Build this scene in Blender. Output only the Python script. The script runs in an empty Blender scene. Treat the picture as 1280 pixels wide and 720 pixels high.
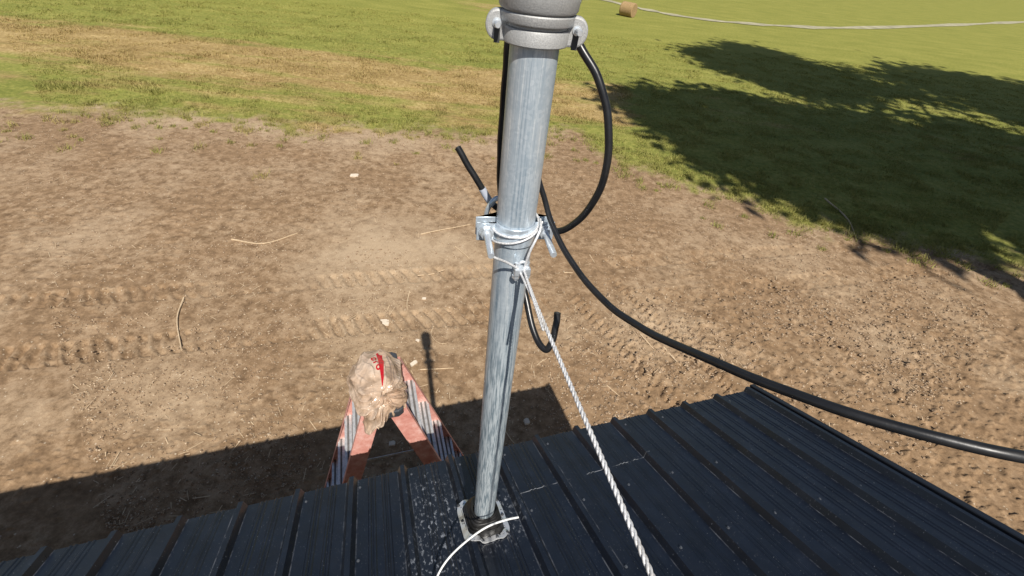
import bpy, math, random
import numpy as np
from mathutils import Vector, Matrix

random.seed(7)
RNG = np.random.default_rng(11)
scene = bpy.context.scene
COL = scene.collection
V = Vector

# ---------------------------------------------------------------- measured frame of the place (metres)
BASE = V((-0.0077, 0.7199, 3.2647))          # where the mast meets the roof plane
EAVE = V((0.9327, 0.3608, 0.0000))          # along the eave
FALL = V((-0.3279, 0.8477, -0.4171))          # down the roof slope
NRM = V((-0.1505, 0.3890, 0.9089))            # roof normal
SUN = V((0.1846, -0.5954, 0.7819))            # towards the sun
PX, PY = BASE.x, BASE.y   # mast axis
EAVE_V = 0.408            # eave distance down the slope from the mast
RIDGE_V = -2.6
RAKE_S = 1.66
LEFT_S = -5.2
RIB0, RIBD = -0.056, 0.2115

def roof(s, v, h=0.0):
    return BASE + EAVE * s + FALL * v + NRM * h

# ---------------------------------------------------------------- mesh helpers
class MB:
    def __init__(self):
        self.v = []; self.f = []; self.m = []
    def add(self, verts, faces, mi=0):
        o = len(self.v)
        self.v.extend([tuple(p) for p in verts])
        self.f.extend([tuple(i + o for i in f) for f in faces])
        self.m.extend([mi] * len(faces))
    def box(self, c, ax, ay, az, mi=0):
        """centre and three half-axes"""
        c = V(c); ax = V(ax); ay = V(ay); az = V(az)
        vs = [c + ax * i + ay * j + az * k for i in (-1, 1) for j in (-1, 1) for k in (-1, 1)]
        self.add(vs, [(0, 1, 3, 2), (4, 6, 7, 5), (0, 4, 5, 1), (2, 3, 7, 6), (0, 2, 6, 4), (1, 5, 7, 3)], mi)
    def tube(self, pts, r, n=10, cap=True, mi=0):
        pts = [V(p) for p in pts]
        rs = r if isinstance(r, (list, tuple)) else [r] * len(pts)
        t = (pts[1] - pts[0]).normalized()
        u = t.cross(V((0, 0, 1)))
        if u.length < .05: u = t.cross(V((1, 0, 0)))
        u.normalize()
        vs = []; k = len(pts)
        for i, p in enumerate(pts):
            t = (pts[min(i + 1, k - 1)] - pts[max(i - 1, 0)]).normalized()
            u = (u - t * u.dot(t)).normalized(); w = t.cross(u)
            for j in range(n):
                a = 2 * math.pi * j / n
                vs.append(p + (u * math.cos(a) + w * math.sin(a)) * rs[i])
        fs = [(i * n + j, i * n + (j + 1) % n, (i + 1) * n + (j + 1) % n, (i + 1) * n + j)
              for i in range(k - 1) for j in range(n)]
        if cap:
            fs.append(tuple(range(n - 1, -1, -1))); fs.append(tuple((k - 1) * n + j for j in range(n)))
        self.add(vs, fs, mi)
    def lathe(self, prof, c=(0, 0, 0), axis=(0, 0, 1), n=32, cap=True, mi=0):
        """profile [(radius, height)] turned about axis through c"""
        c = V(c); axis = V(axis).normalized()
        u = axis.cross(V((0, 1, 0)))
        if u.length < .05: u = axis.cross(V((1, 0, 0)))
        u.normalize(); w = axis.cross(u)
        vs = [c + axis * h + (u * math.cos(2 * math.pi * j / n) + w * math.sin(2 * math.pi * j / n)) * r
              for r, h in prof for j in range(n)]
        k = len(prof)
        fs = [(i * n + j, i * n + (j + 1) % n, (i + 1) * n + (j + 1) % n, (i + 1) * n + j)
              for i in range(k - 1) for j in range(n)]
        if cap:
            fs.append(tuple(range(n - 1, -1, -1))); fs.append(tuple((k - 1) * n + j for j in range(n)))
        self.add(vs, fs, mi)
    def prism(self, outline, c, ax, ay, az, mi=0):
        """2-D outline in (ax, ay), extruded from 0 to az"""
        c = V(c); ax = V(ax); ay = V(ay); az = V(az); n = len(outline)
        vs = [c + ax * x + ay * y for x, y in outline] + [c + ax * x + ay * y + az for x, y in outline]
        fs = [tuple(range(n - 1, -1, -1)), tuple(range(n, 2 * n))]
        fs += [(i, (i + 1) % n, n + (i + 1) % n, n + i) for i in range(n)]
        self.add(vs, fs, mi)
    def build(self, name, mats, parent=None, smooth=None, bevel=0):
        me = bpy.data.meshes.new(name)
        me.from_pydata(self.v, [], self.f)
        if not isinstance(mats, (list, tuple)): mats = [mats]
        for m in mats: me.materials.append(m)
        me.polygons.foreach_set('material_index', self.m)
        me.update()
        import bmesh
        bm = bmesh.new(); bm.from_mesh(me); bmesh.ops.recalc_face_normals(bm, faces=bm.faces); bm.to_mesh(me); bm.free()
        if smooth is not None:
            me.polygons.foreach_set('use_smooth', [True] * len(me.polygons))
            me.set_sharp_from_angle(angle=math.radians(smooth))
        o = bpy.data.objects.new(name, me); COL.objects.link(o)
        if parent: o.parent = parent
        if bevel:
            b = o.modifiers.new('bevel', 'BEVEL'); b.width = bevel; b.segments = 2; b.limit_method = 'ANGLE'
        return o

def spline(pts, k=8):
    """Catmull-Rom through the points"""
    P = [V(p) for p in pts]; P = [P[0] * 2 - P[1]] + P + [P[-1] * 2 - P[-2]]
    out = []
    for i in range(1, len(P) - 2):
        for j in range(k):
            t = j / k; a, b, c, d = P[i - 1], P[i], P[i + 1], P[i + 2]
            out.append(.5 * ((2 * b) + (c - a) * t + (2 * a - 5 * b + 4 * c - d) * t * t + (3 * b - a - 3 * c + d) * t ** 3))
    out.append(P[-2]); return out

def empty(name, loc=(0, 0, 0)):
    o = bpy.data.objects.new(name, None); o.empty_display_size = .1
    COL.objects.link(o); o.location = loc; return o

def keep(o, parent):
    """parent without moving: meshes are written in world coordinates"""
    o.parent = parent; o.matrix_parent_inverse = Matrix.Translation(-V(parent.location)); return o

def tag(o, label, cat, group=None, kind=None):
    if label: o['label'] = label
    if cat: o['category'] = cat
    if group: o['group'] = group
    if kind: o['kind'] = kind
    return o

def hexagon(r): return [(r * math.cos(math.pi / 3 * i), r * math.sin(math.pi / 3 * i)) for i in range(6)]

def basis(d):
    d = V(d).normalized(); u = d.cross(V((0, 0, 1)))
    if u.length < .05: u = V((1, 0, 0))
    u.normalize(); return u, d.cross(u), d

# ---------------------------------------------------------------- noise (numpy)
def vnoise(x, y, seed=0):
    xi = np.floor(x).astype(np.int64); yi = np.floor(y).astype(np.int64); xf = x - xi; yf = y - yi
    def h(a, b):
        n = (a * 374761393 + b * 668265263 + seed * 974711) & 0x7fffffff
        n = ((n ^ (n >> 13)) * 1274126177) & 0x7fffffff
        return ((n ^ (n >> 16)) & 0xffff) / 65535.
    u = xf * xf * (3 - 2 * xf); w = yf * yf * (3 - 2 * yf)
    return (h(xi, yi) * (1 - u) + h(xi + 1, yi) * u) * (1 - w) + (h(xi, yi + 1) * (1 - u) + h(xi + 1, yi + 1) * u) * w
def fbm(x, y, o=4, seed=0):
    s = 0; a = 1; t = 0
    for i in range(o):
        s = s + a * (vnoise(x * 2 ** i, y * 2 ** i, seed + i * 17) - .5); t += a; a *= .5
    return s / t * 2
def sstep(a, b, x):
    t = np.clip((x - a) / (b - a), 0, 1); return t * t * (3 - 2 * t)

# ---------------------------------------------------------------- materials
def mat(name):
    m = bpy.data.materials.new(name); m.use_nodes = True
    nt = m.node_tree; b = nt.nodes['Principled BSDF']; return m, nt, b
def node(nt, typ, **kw):
    n = nt.nodes.new(typ)
    for k, v in kw.items(): setattr(n, k, v)
    return n
def ramp(nt, fac, stops):
    r = node(nt, 'ShaderNodeValToRGB'); e = r.color_ramp.elements
    while len(e) < len(stops): e.new(.5)
    for i, (p, c) in enumerate(stops):
        e[i].position = p; e[i].color = (*c, 1) if len(c) == 3 else c
    nt.links.new(fac, r.inputs[0]); return r.outputs[0]
def noise(nt, scale, detail=4, rough=.55, vec=None, stretch=None, space='Object'):
    n = node(nt, 'ShaderNodeTexNoise'); n.inputs['Scale'].default_value = scale
    n.inputs['Detail'].default_value = detail; n.inputs['Roughness'].default_value = rough
    if vec is None:
        vec = node(nt, 'ShaderNodeTexCoord').outputs[space]
    if stretch:
        mp = node(nt, 'ShaderNodeMapping'); mp.inputs['Scale'].default_value = stretch
        nt.links.new(vec, mp.inputs[0]); vec = mp.outputs[0]
    nt.links.new(vec, n.inputs['Vector']); return n.outputs[0]
def mix(nt, fac, a, b, typ='MIX'):
    m = node(nt, 'ShaderNodeMix', data_type='RGBA', blend_type=typ)
    for s, x in ((0, fac), (6, a), (7, b)):
        if hasattr(x, 'is_output'): nt.links.new(x, m.inputs[s])
        else: m.inputs[s].default_value = x if s == 0 else (*x, 1)
    return m.outputs[2]
def math_(nt, op, a, b=0., clamp=False):
    m = node(nt, 'ShaderNodeMath', operation=op, use_clamp=clamp)
    for s, x in ((0, a), (1, b)):
        if hasattr(x, 'is_output'): nt.links.new(x, m.inputs[s])
        else: m.inputs[s].default_value = x
    return m.outputs[0]
def bump(nt, b, h, strength=.3, dist=.01):
    n = node(nt, 'ShaderNodeBump'); n.inputs['Strength'].default_value = strength; n.inputs['Distance'].default_value = dist
    nt.links.new(h, n.inputs['Height']); nt.links.new(n.outputs[0], b.inputs['Normal'])
def plain(name, col, rough=.5, metal=0., var=.25, scale=40, bumps=.15):
    m, nt, b = mat(name)
    n = noise(nt, scale)
    c = ramp(nt, n, [(.25, tuple(x * (1 - var) for x in col)), (.75, tuple(min(1, x * (1 + var)) for x in col))])
    nt.links.new(c, b.inputs['Base Color'])
    r = ramp(nt, noise(nt, scale * .4), [(.3, (max(0, rough - .1),) * 3), (.7, (min(1, rough + .12),) * 3)])
    nt.links.new(r, b.inputs['Roughness']); b.inputs['Metallic'].default_value = metal
    if bumps: bump(nt, b, noise(nt, scale * 3), bumps, .002)
    return m

M = {}
M['bolt'] = plain('zinc_plated_steel', (.66, .70, .74), .3, .6, .2, 60)
M['zinc_plate'] = plain('zinc_plate', (.62, .70, .78), .3, .55, .3, 50)
M['cable'] = plain('black_cable_jacket', (.012, .012, .013), .36, 0, .3, 50, .1)
M['sleeve'] = plain('grey_sleeve', (.42, .45, .52), .5, 0, .15, 40)
M['screw'] = plain('painted_screw', (.10, .11, .13), .4, .3, .3, 60)
M['dark'] = plain('dark_slot', (.045, .045, .045), .7)
M['rubber'] = plain('weathered_black_rubber', (.012, .0115, .011), .42, 0, .5, 25)
M['cap'] = plain('dark_grey_plastic', (.045, .048, .056), .5, 0, .2, 30)
M['twig'] = plain('dry_straw', (.52, .39, .25), .9, 0, .25, 30)
M['chip'] = plain('pale_chip', (.62, .53, .42), .9, 0, .15, 30)
M['bark'] = plain('bark', (.10, .075, .055), .95, 0, .4, 8, .5)
M['wall'] = plain('tan_siding', (.36, .30, .22), .5, 0, .08, 3)
M['trim'] = plain('navy_trim', (.010, .012, .018), .4, 0, .2, 8)
M['road'] = plain('pale_gravel', (.34, .31, .20), .95, 0, .35, .9)
M['whitewire'] = plain('white_coated_wire', (.72, .72, .70), .4, 0, .08, 40)

# galvanised pipe: drawn streaks along its length, chalky oxide
m, nt, b = mat('galvanised_pipe'); M['galv'] = m
st = noise(nt, 1, 5, .65, stretch=(150, 150, 3.0)); bl = noise(nt, 22, 5, .6); fine = noise(nt, 1, 3, .6, stretch=(330, 330, 16))
c = ramp(nt, st, [(.33, (.26, .33, .40)), (.44, (.44, .51, .57)), (.50, (.56, .62, .67)), (.55, (.44, .51, .57)), (.62, (.66, .71, .74)), (.75, (.85, .87, .88))])
c = mix(nt, ramp(nt, bl, [(.45, (0, 0, 0)), (.7, (.6,) * 3)]), c, (.33, .40, .46))
vs_ = node(nt, 'ShaderNodeTexVoronoi'); vs_.inputs['Scale'].default_value = 190; nt.links.new(node(nt, 'ShaderNodeTexCoord').outputs['Object'], vs_.inputs['Vector'])
sv = node(nt, 'ShaderNodeSeparateColor'); nt.links.new(vs_.outputs['Color'], sv.inputs[0])
c = mix(nt, math_(nt, 'MULTIPLY', sv.outputs[0], .24), c, (.27, .34, .41))
c = mix(nt, math_(nt, 'MULTIPLY', math_(nt, 'GREATER_THAN', sv.outputs[1], .72), .12), c, (.84, .87, .89))
# chalky, more mottled towards the foot
pos = node(nt, 'ShaderNodeSeparateXYZ'); nt.links.new(node(nt, 'ShaderNodeTexCoord').outputs['Object'], pos.inputs[0])
low = node(nt, 'ShaderNodeMapRange'); low.inputs[1].default_value = 4.5; low.inputs[2].default_value = 4.15; nt.links.new(pos.outputs[2], low.inputs[0])
mott = ramp(nt, fine, [(.40, (.13, .19, .23)), (.58, (.66, .72, .74))])
c = mix(nt, math_(nt, 'MULTIPLY', low.outputs[0], .75), c, mott)
nt.links.new(c, b.inputs['Base Color']); b.inputs['Metallic'].default_value = .35
nt.links.new(ramp(nt, bl, [(.3, (.30,) * 3), (.7, (.48,) * 3)]), b.inputs['Roughness'])
bump(nt, b, st, .06, .002)

# sand-cast aluminium
m, nt, b = mat('cast_aluminium'); M['cast'] = m
g = noise(nt, 480, 3, .7); l = noise(nt, 18, 4)
c = mix(nt, ramp(nt, g, [(.35, (0, 0, 0)), (.65, (1, 1, 1))]), (.36, .36, .355), (.50, .50, .49))
c = mix(nt, ramp(nt, l, [(.45, (0, 0, 0)), (.75, (.4,) * 3)]), c, (.32, .32, .32))
nt.links.new(c, b.inputs['Base Color']); b.inputs['Metallic'].default_value = .35; b.inputs['Roughness'].default_value = .6
bump(nt, b, g, .4, .0012)

# white wire rope
m, nt, b = mat('wire_rope'); M['rope'] = m
c = ramp(nt, noise(nt, 300, 3), [(.3, (.42, .42, .44)), (.6, (.78, .78, .78))])
c = mix(nt, ramp(nt, noise(nt, 14, 4, .7), [(.5, (0, 0, 0)), (.7, (.6,) * 3)]), c, (.40, .36, .31))
nt.links.new(c, b.inputs['Base Color']); b.inputs['Metallic'].default_value = .25; b.inputs['Roughness'].default_value = .38

# boot flange aluminium with dark sealant smears
m, nt, b = mat('boot_aluminium'); M['bootring'] = m
c = mix(nt, ramp(nt, noise(nt, 45, 4), [(.60, (0, 0, 0)), (.67, (1, 1, 1))]), (.82, .83, .84), (.10, .10, .10))
nt.links.new(c, b.inputs['Base Color']); b.inputs['Metallic'].default_value = .7; b.inputs['Roughness'].default_value = .42

# ribbed ladder aluminium (grooves run along each tread) and sun-faded red fibreglass with scuffs
m, nt, b = mat('ladder_aluminium'); M['tread'] = m
c = ramp(nt, noise(nt, 30, 5, .7), [(.3, (.50, .50, .50)), (.6, (.80, .80, .79)), (.75, (.40, .38, .36))])
nt.links.new(c, b.inputs['Base Color']); b.inputs['Metallic'].default_value = .6; b.inputs['Roughness'].default_value = .45
M['groove'] = plain('dark_tread_groove', (.15, .14, .135), .7, .2, .3, 40)  # groove shade and grime put into the colour so the ribs show
m, nt, b = mat('red_fibreglass'); M['fibre'] = m
c = ramp(nt, noise(nt, 14, 5, .7), [(.25, (.47, .16, .13)), (.5, (.62, .30, .25)), (.71, (.76, .50, .45))])
c = mix(nt, ramp(nt, noise(nt, 55, 4, .7), [(.68, (0, 0, 0)), (.74, (1, 1, 1))]), c, (.13, .08, .06))
nt.links.new(c, b.inputs['Base Color']); b.inputs['Roughness'].default_value = .55

# painted roof steel: dark navy with chalk scuffs and dust, plus a scratched lap line
m, nt, b = mat('navy_roof_steel'); M['roof'] = m
uv = node(nt, 'ShaderNodeUVMap', uv_map='slope').outputs[0]
sp = node(nt, 'ShaderNodeSeparateXYZ'); nt.links.new(uv, sp.inputs[0]); us, uvv = sp.outputs[0], sp.outputs[1]
c = ramp(nt, noise(nt, 9, 6, .65, uv, (1, .8, 1)), [(.3, (.0060, .0082, .0140)), (.6, (.0098, .0135, .0230)), (.8, (.018, .0230, .036))])
speck = ramp(nt, noise(nt, 210, 2, .5, uv), [(.69, (0, 0, 0)), (.73, (1, 1, 1))])
c = mix(nt, math_(nt, 'MULTIPLY', speck, .5), c, (.34, .36, .40))
# dusty boot scuffs in patches left of the boot
def blob(s0, v0, rs, rv):
    a = math_(nt, 'DIVIDE', math_(nt, 'SUBTRACT', us, s0), rs); d_ = math_(nt, 'DIVIDE', math_(nt, 'SUBTRACT', uvv, v0), rv)
    q = math_(nt, 'ADD', math_(nt, 'MULTIPLY', a, a), math_(nt, 'MULTIPLY', d_, d_))
    return math_(nt, 'SUBTRACT', 1., q, True)
bl = math_(nt, 'ADD', blob(-.165, .16, .11, .22), blob(-.20, -.15, .12, .26), True)
bl = math_(nt, 'ADD', bl, blob(.03, .02, .16, .20), True)
sc = ramp(nt, noise(nt, 75, 5, .7, uv, (1, .55, 1)), [(.55, (0, 0, 0)), (.66, (1, 1, 1))])
c = mix(nt, math_(nt, 'MULTIPLY', math_(nt, 'MULTIPLY', sc, bl), .95), c, (.36, .38, .42))
c = mix(nt, math_(nt, 'MULTIPLY', bl, .02), c, (.25, .27, .30))
# scratched lap line
wob = math_(nt, 'MULTIPLY', math_(nt, 'SUBTRACT', noise(nt, 3, 0, .5, uv), .5), .003)
ln = math_(nt, 'SUBTRACT', math_(nt, 'ADD', uvv, wob), math_(nt, 'ADD', .082, math_(nt, 'MULTIPLY', us, .035)))
ln = math_(nt, 'LESS_THAN', math_(nt, 'ABSOLUTE', ln), .0016)
rng = math_(nt, 'MULTIPLY', math_(nt, 'GREATER_THAN', us, .17), math_(nt, 'LESS_THAN', us, .80))
brk = ramp(nt, noise(nt, 26, 3, .6, uv), [(.40, (0, 0, 0)), (.56, (1, 1, 1))])
c = mix(nt, math_(nt, 'MULTIPLY', math_(nt, 'MULTIPLY', math_(nt, 'MULTIPLY', ln, rng), brk), .8), c, (.40, .41, .43))
# fine scratches along the panel
scr = ramp(nt, noise(nt, 1, 2, .5, uv, (260, 3.5, 1)), [(.76, (0, 0, 0)), (.79, (1, 1, 1))])
c = mix(nt, math_(nt, 'MULTIPLY', scr, .12), c, (.30, .32, .36))
# pale lines at each rib foot: dust and edge highlights put into the colour
kk = math_(nt, 'DIVIDE', math_(nt, 'SUBTRACT', us, RIB0), RIBD); fr = math_(nt, 'ABSOLUTE', math_(nt, 'SUBTRACT', kk, math_(nt, 'ROUND', kk)))
ft = math_(nt, 'LESS_THAN', math_(nt, 'ABSOLUTE', math_(nt, 'SUBTRACT', fr, .112)), .010)
c = mix(nt, math_(nt, 'MULTIPLY', math_(nt, 'MULTIPLY', ft, ramp(nt, noise(nt, 11, 5, .75, uv), [(.45, (0, 0, 0)), (.62, (1, 1, 1))])), .28), c, (.27, .28, .31))
nt.links.new(c, b.inputs['Base Color'])
nt.links.new(ramp(nt, noise(nt, 14, 5, .6, uv), [(.3, (.26,) * 3), (.7, (.42,) * 3)]), b.inputs['Roughness'])
b.inputs['Specular IOR Level'].default_value = .45
bump(nt, b, noise(nt, 5, 2, .5, uv, (1.2, .7, 1)), .2, .012)

# ---------------------------------------------------------------- grass colour, shared by the field and the blades
def grass_color(nt):
    P = node(nt, 'ShaderNodeNewGeometry').outputs['Position']
    dry = node(nt, 'ShaderNodeAttribute', attribute_name='dry').outputs['Fac']
    row = noise(nt, 1, 5, .6, P, (.22, 1.5, 1)); big = noise(nt, .35, 4, .6, P); fin = math_(nt, 'ADD', math_(nt, 'MULTIPLY', noise(nt, 7, 6, .75, P), .65), math_(nt, 'MULTIPLY', noise(nt, .5, 5, .7, P, (.6, 1.6, 1)), .35))
    green = ramp(nt, fin, [(.32, (.085, .115, .022)), (.5, (.205, .210, .048)), (.68, (.36, .325, .10))])
    tan = ramp(nt, fin, [(.32, (.16, .105, .042)), (.5, (.32, .225, .092)), (.68, (.52, .39, .19))])
    f = math_(nt, 'ADD', dry, math_(nt, 'ADD', math_(nt, 'MULTIPLY', math_(nt, 'SUBTRACT', row, .5), 2.0), math_(nt, 'MULTIPLY', math_(nt, 'SUBTRACT', big, .5), 1.3)), False)
    f = ramp(nt, f, [(.22, (0, 0, 0)), (.78, (1, 1, 1))])
    sy = node(nt, 'ShaderNodeSeparateXYZ'); nt.links.new(P, sy.inputs[0])
    fy = node(nt, 'ShaderNodeMapRange'); fy.inputs[1].default_value = 20; fy.inputs[2].default_value = 32; nt.links.new(sy.outputs[1], fy.inputs[0])
    green = mix(nt, fy.outputs[0], green, ramp(nt, fin, [(.32, (.115, .135, .026)), (.5, (.225, .225, .048)), (.68, (.36, .325, .09))]))
    return mix(nt, f, green, tan), fin

# ground: bare graded soil and the mown field, one sheet
m, nt, b = mat('ground'); M['ground'] = m
P = node(nt, 'ShaderNodeNewGeometry').outputs['Position']
gfac = node(nt, 'ShaderNodeAttribute', attribute_name='grass').outputs['Fac']
pale = node(nt, 'ShaderNodeAttribute', attribute_name='pale').outputs['Fac']
n1 = noise(nt, .55, 5, .6, P); n2 = noise(nt, 5, 9, .78, P); n3 = noise(nt, 75, 5, .8, P)
soil = ramp(nt, n2, [(.34, (.130, .082, .046)), (.50, (.245, .160, .091)), (.66, (.36, .245, .148))])
f = math_(nt, 'ADD', math_(nt, 'MULTIPLY', math_(nt, 'SUBTRACT', n1, .5), 1.6), math_(nt, 'ADD', pale, math_(nt, 'MULTIPLY', math_(nt, 'SUBTRACT', n2, .5), 1.2)))
f = ramp(nt, f, [(.20, (0, 0, 0)), (.75, (1, 1, 1))])
soil = mix(nt, math_(nt, 'MULTIPLY', f, .85), soil, ramp(nt, n3, [(.3, (.34, .245, .150)), (.7, (.52, .40, .275))]))
soil = mix(nt, math_(nt, 'MULTIPLY', ramp(nt, n3, [(.30, (1, 1, 1)), (.44, (0, 0, 0))]), .55), soil, (.10, .06, .035))
vor = node(nt, 'ShaderNodeTexVoronoi'); vor.inputs['Scale'].default_value = 17; nt.links.new(P, vor.inputs['Vector'])
fle = math_(nt, 'LESS_THAN', vor.outputs['Distance'], .16)
sel = node(nt, 'ShaderNodeSeparateColor'); nt.links.new(vor.outputs['Color'], sel.inputs[0])
fle = math_(nt, 'MULTIPLY', fle, math_(nt, 'GREATER_THAN', sel.outputs[0], .72))
soil = mix(nt, math_(nt, 'MULTIPLY', fle, .7), soil, (.58, .49, .37))
gc, fin = grass_color(nt)
nt.links.new(mix(nt, gfac, soil, gc), b.inputs['Base Color'])
b.inputs['Roughness'].default_value = .95; b.inputs['Specular IOR Level'].default_value = .15
hh = math_(nt, 'ADD', n3, math_(nt, 'MULTIPLY', n2, .8)); bump(nt, b, hh, .45, .014)

m, nt, b = mat('grass_blades'); M['blade'] = m
gc, fin = grass_color(nt)
rnd = node(nt, 'ShaderNodeAttribute', attribute_name='tone').outputs['Fac']
gc = mix(nt, rnd, gc, mix(nt, .5, gc, (.34, .29, .10)))
nt.links.new(gc, b.inputs['Base Color']); b.inputs['Roughness'].default_value = .7; b.inputs['Specular IOR Level'].default_value = .2

m, nt, b = mat('leaves'); M['leaf'] = m
c = ramp(nt, noise(nt, 1.3, 4), [(.3, (.035, .06, .018)), (.7, (.08, .115, .03))])
nt.links.new(c, b.inputs['Base Color']); b.inputs['Roughness'].default_value = .6

m, nt, b = mat('baled_hay'); M['hay'] = m
c = ramp(nt, noise(nt, 30, 5, .7), [(.3, (.20, .12, .05)), (.7, (.48, .33, .16))])
nt.links.new(c, b.inputs['Base Color']); b.inputs['Roughness'].default_value = .9
bump(nt, b, noise(nt, 40, 4), .6, .03)

# thin tan plastic film with a red print (print laid out in the sack's own coordinates)
m, nt, b = mat('tan_plastic_film'); M['film'] = m
def attr(nm): return node(nt, 'ShaderNodeAttribute', attribute_name=nm).outputs['Fac']
fu, fw, fk = attr('sack_u'), attr('sack_w'), attr('sack_k')
ontop = math_(nt, 'GREATER_THAN', fk, .98)
def within(v, lo, hi): return math_(nt, 'MULTIPLY', math_(nt, 'GREATER_THAN', v, lo), math_(nt, 'LESS_THAN', v, hi))
def sub(a, k): return math_(nt, 'SUBTRACT', a, k)
U0, W0 = .0, .0
du, dw = sub(fu, U0), sub(fw, W0)
sk = math_(nt, 'ADD', du, math_(nt, 'MULTIPLY', dw, -.12))
stroke = math_(nt, 'MULTIPLY', math_(nt, 'LESS_THAN', math_(nt, 'ABSOLUTE', sk), math_(nt, 'ADD', .011, math_(nt, 'MULTIPLY', dw, .07))), within(dw, -.11, .06))
def ring(cu, cw, r, wd):
    h = math_(nt, 'SQRT', math_(nt, 'ADD', math_(nt, 'POWER', math_(nt, 'MULTIPLY', sub(du, cu), 1.2), 2.), math_(nt, 'POWER', sub(dw, cw), 2.)))
    return math_(nt, 'LESS_THAN', math_(nt, 'ABSOLUTE', sub(h, r)), wd)
red = math_(nt, 'ADD', stroke, math_(nt, 'ADD', ring(-.024, .030, .010, .0036), ring(-.018, -.022, .009, .0036)), True)
red = math_(nt, 'ADD', red, math_(nt, 'MULTIPLY', within(du, -.032, -.012), within(dw, .002, .009)), True)
red = math_(nt, 'MULTIPLY', red, ontop)
gl = math_(nt, 'ADD', within(du, .040, .046), within(du, .058, .063), True)
gl = math_(nt, 'ADD', gl, math_(nt, 'MULTIPLY', within(du, .078, .100), math_(nt, 'GREATER_THAN', math_(nt, 'SINE', math_(nt, 'MULTIPLY', fw, 420.)), .3)), True)
gl = math_(nt, 'MULTIPLY', math_(nt, 'MULTIPLY', gl, within(dw, -.10, .06)), ontop)
c = ramp(nt, noise(nt, 9, 5, .65), [(.3, (.56, .38, .25)), (.55, (.70, .52, .38)), (.75, (.80, .66, .53))])
c = mix(nt, math_(nt, 'MULTIPLY', gl, .55), c, (.16, .13, .13))
c = mix(nt, math_(nt, 'MULTIPLY', math_(nt, 'POWER', attr('sack_fold'), 2.), .35), c, (.80, .68, .56))  # paler fold crests: stress whitening plus glints painted into the film colour
c = mix(nt, red, c, (.62, .02, .03))
c = mix(nt, math_(nt, 'MULTIPLY', ramp(nt, noise(nt, 7, 3, .6), [(.52, (0, 0, 0)), (.64, (1, 1, 1))]), .55), c, (.20, .135, .085))
nt.links.new(c, b.inputs['Base Color']); b.inputs['Roughness'].default_value = .16; b.inputs['Specular IOR Level'].default_value = .7
tr = node(nt, 'ShaderNodeBsdfTranslucent'); nt.links.new(c, tr.inputs[0])
ms = node(nt, 'ShaderNodeMixShader'); ms.inputs[0].default_value = .30
out = nt.nodes['Material Output']; nt.links.new(b.outputs[0], ms.inputs[1]); nt.links.new(tr.outputs[0], ms.inputs[2]); nt.links.new(ms.outputs[0], out.inputs[0])
rd = math_(nt, 'ADD', math_(nt, 'ABSOLUTE', sub(noise(nt, 16, 1, .5), .5)), math_(nt, 'MULTIPLY', math_(nt, 'ABSOLUTE', sub(noise(nt, 37, 1, .5), .5)), .5)); bump(nt, b, rd, .7, .022)

# ---------------------------------------------------------------- ground sheet
def grass_mask(x, y):
    j = fbm(x * .9, y * .9, 4, 3) * .9 + fbm(x * 4, y * 4, 3, 8) * .8
    yb = np.interp(x, [-30, -16, -9, -5.1, -2.5, .5, 1.0, 1.7, 2.3, 3.6, 4.3, 6, 9, 14, 25], [9, 10.5, 12.0, 12.35, 13.0, 13.6, 14.4, 14.1, 12.6, 12.1, 11.2, 10.4, 9.4, 8.6, 7.5])
    a = sstep(-.5, .9, y - yb + j * .9)
    return np.clip(a, 0, 1)

def band(x, y, p, q, wid):
    p = np.array(p[:2]); q = np.array(q[:2]); t = (q - p) / np.linalg.norm(q - p)
    u = (x - p[0]) * t[0] + (y - p[1]) * t[1]; w = -(x - p[0]) * t[1] + (y - p[1]) * t[0]
    return u, w, sstep(wid, wid * .75, np.abs(w))

T1 = ((-2.4011, 4.7361, 0.0000), (2.9922, 6.4575, 0.0000)); T2 = ((-2.7855, 5.8147, 0.0000), (-0.3357, 6.5635, 0.0000)); T3 = ((1.4095, 5.5997, 0.0000), (2.6434, 3.7709, 0.0000)); T4 = ((2.1824, 6.2220, 0.0000), (3.3191, 4.4224, 0.0000))
def height(x, y):
    near = sstep(34, 20, y) * sstep(-3, 0.5, y) * sstep(45, 25, np.abs(x))
    g = grass_mask(x, y)
    rough = .75 + 1.0 * sstep(-.5, 1.6, x - .1 * y) * sstep(9, 5, y)
    h = fbm(x * .7, y * .7, 3, 1) * .035
    cl = fbm(x * 6, y * 6, 4, 21); h = h + rough * (cl * .010 + np.clip(fbm(x * 14, y * 14, 3, 31) - .10, 0, 1) * .062 * sstep(.35, .75, vnoise(x * .8, y * .8, 33) + .45 * (rough - .75)) + np.clip(fbm(x * 45, y * 45, 2, 51), 0, 1) * .010)
    for (p, q), wid, lug, dep in ((T1, .24, .18, .060), (T2, .20, .20, .05), (T3, .14, .13, .045), (T4, .11, .12, .045)):
        u, w, mk = band(x, y, p, q, wid)
        br = sstep(.18, .42, vnoise(u * 1.1, w * 2 + 5, 77))
        h = h + mk * br * (-.022 + dep * (sstep(.0, .5, np.sin((u + .35 * w + .09 * fbm(u * 1.7, w * 3, 2, 79)) * 2 * np.pi / lug)) - .5))
    return near * (h * (1 - .45 * g) + g * fbm(x * 2.2, y * 2.2, 3, 61) * .04)

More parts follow.
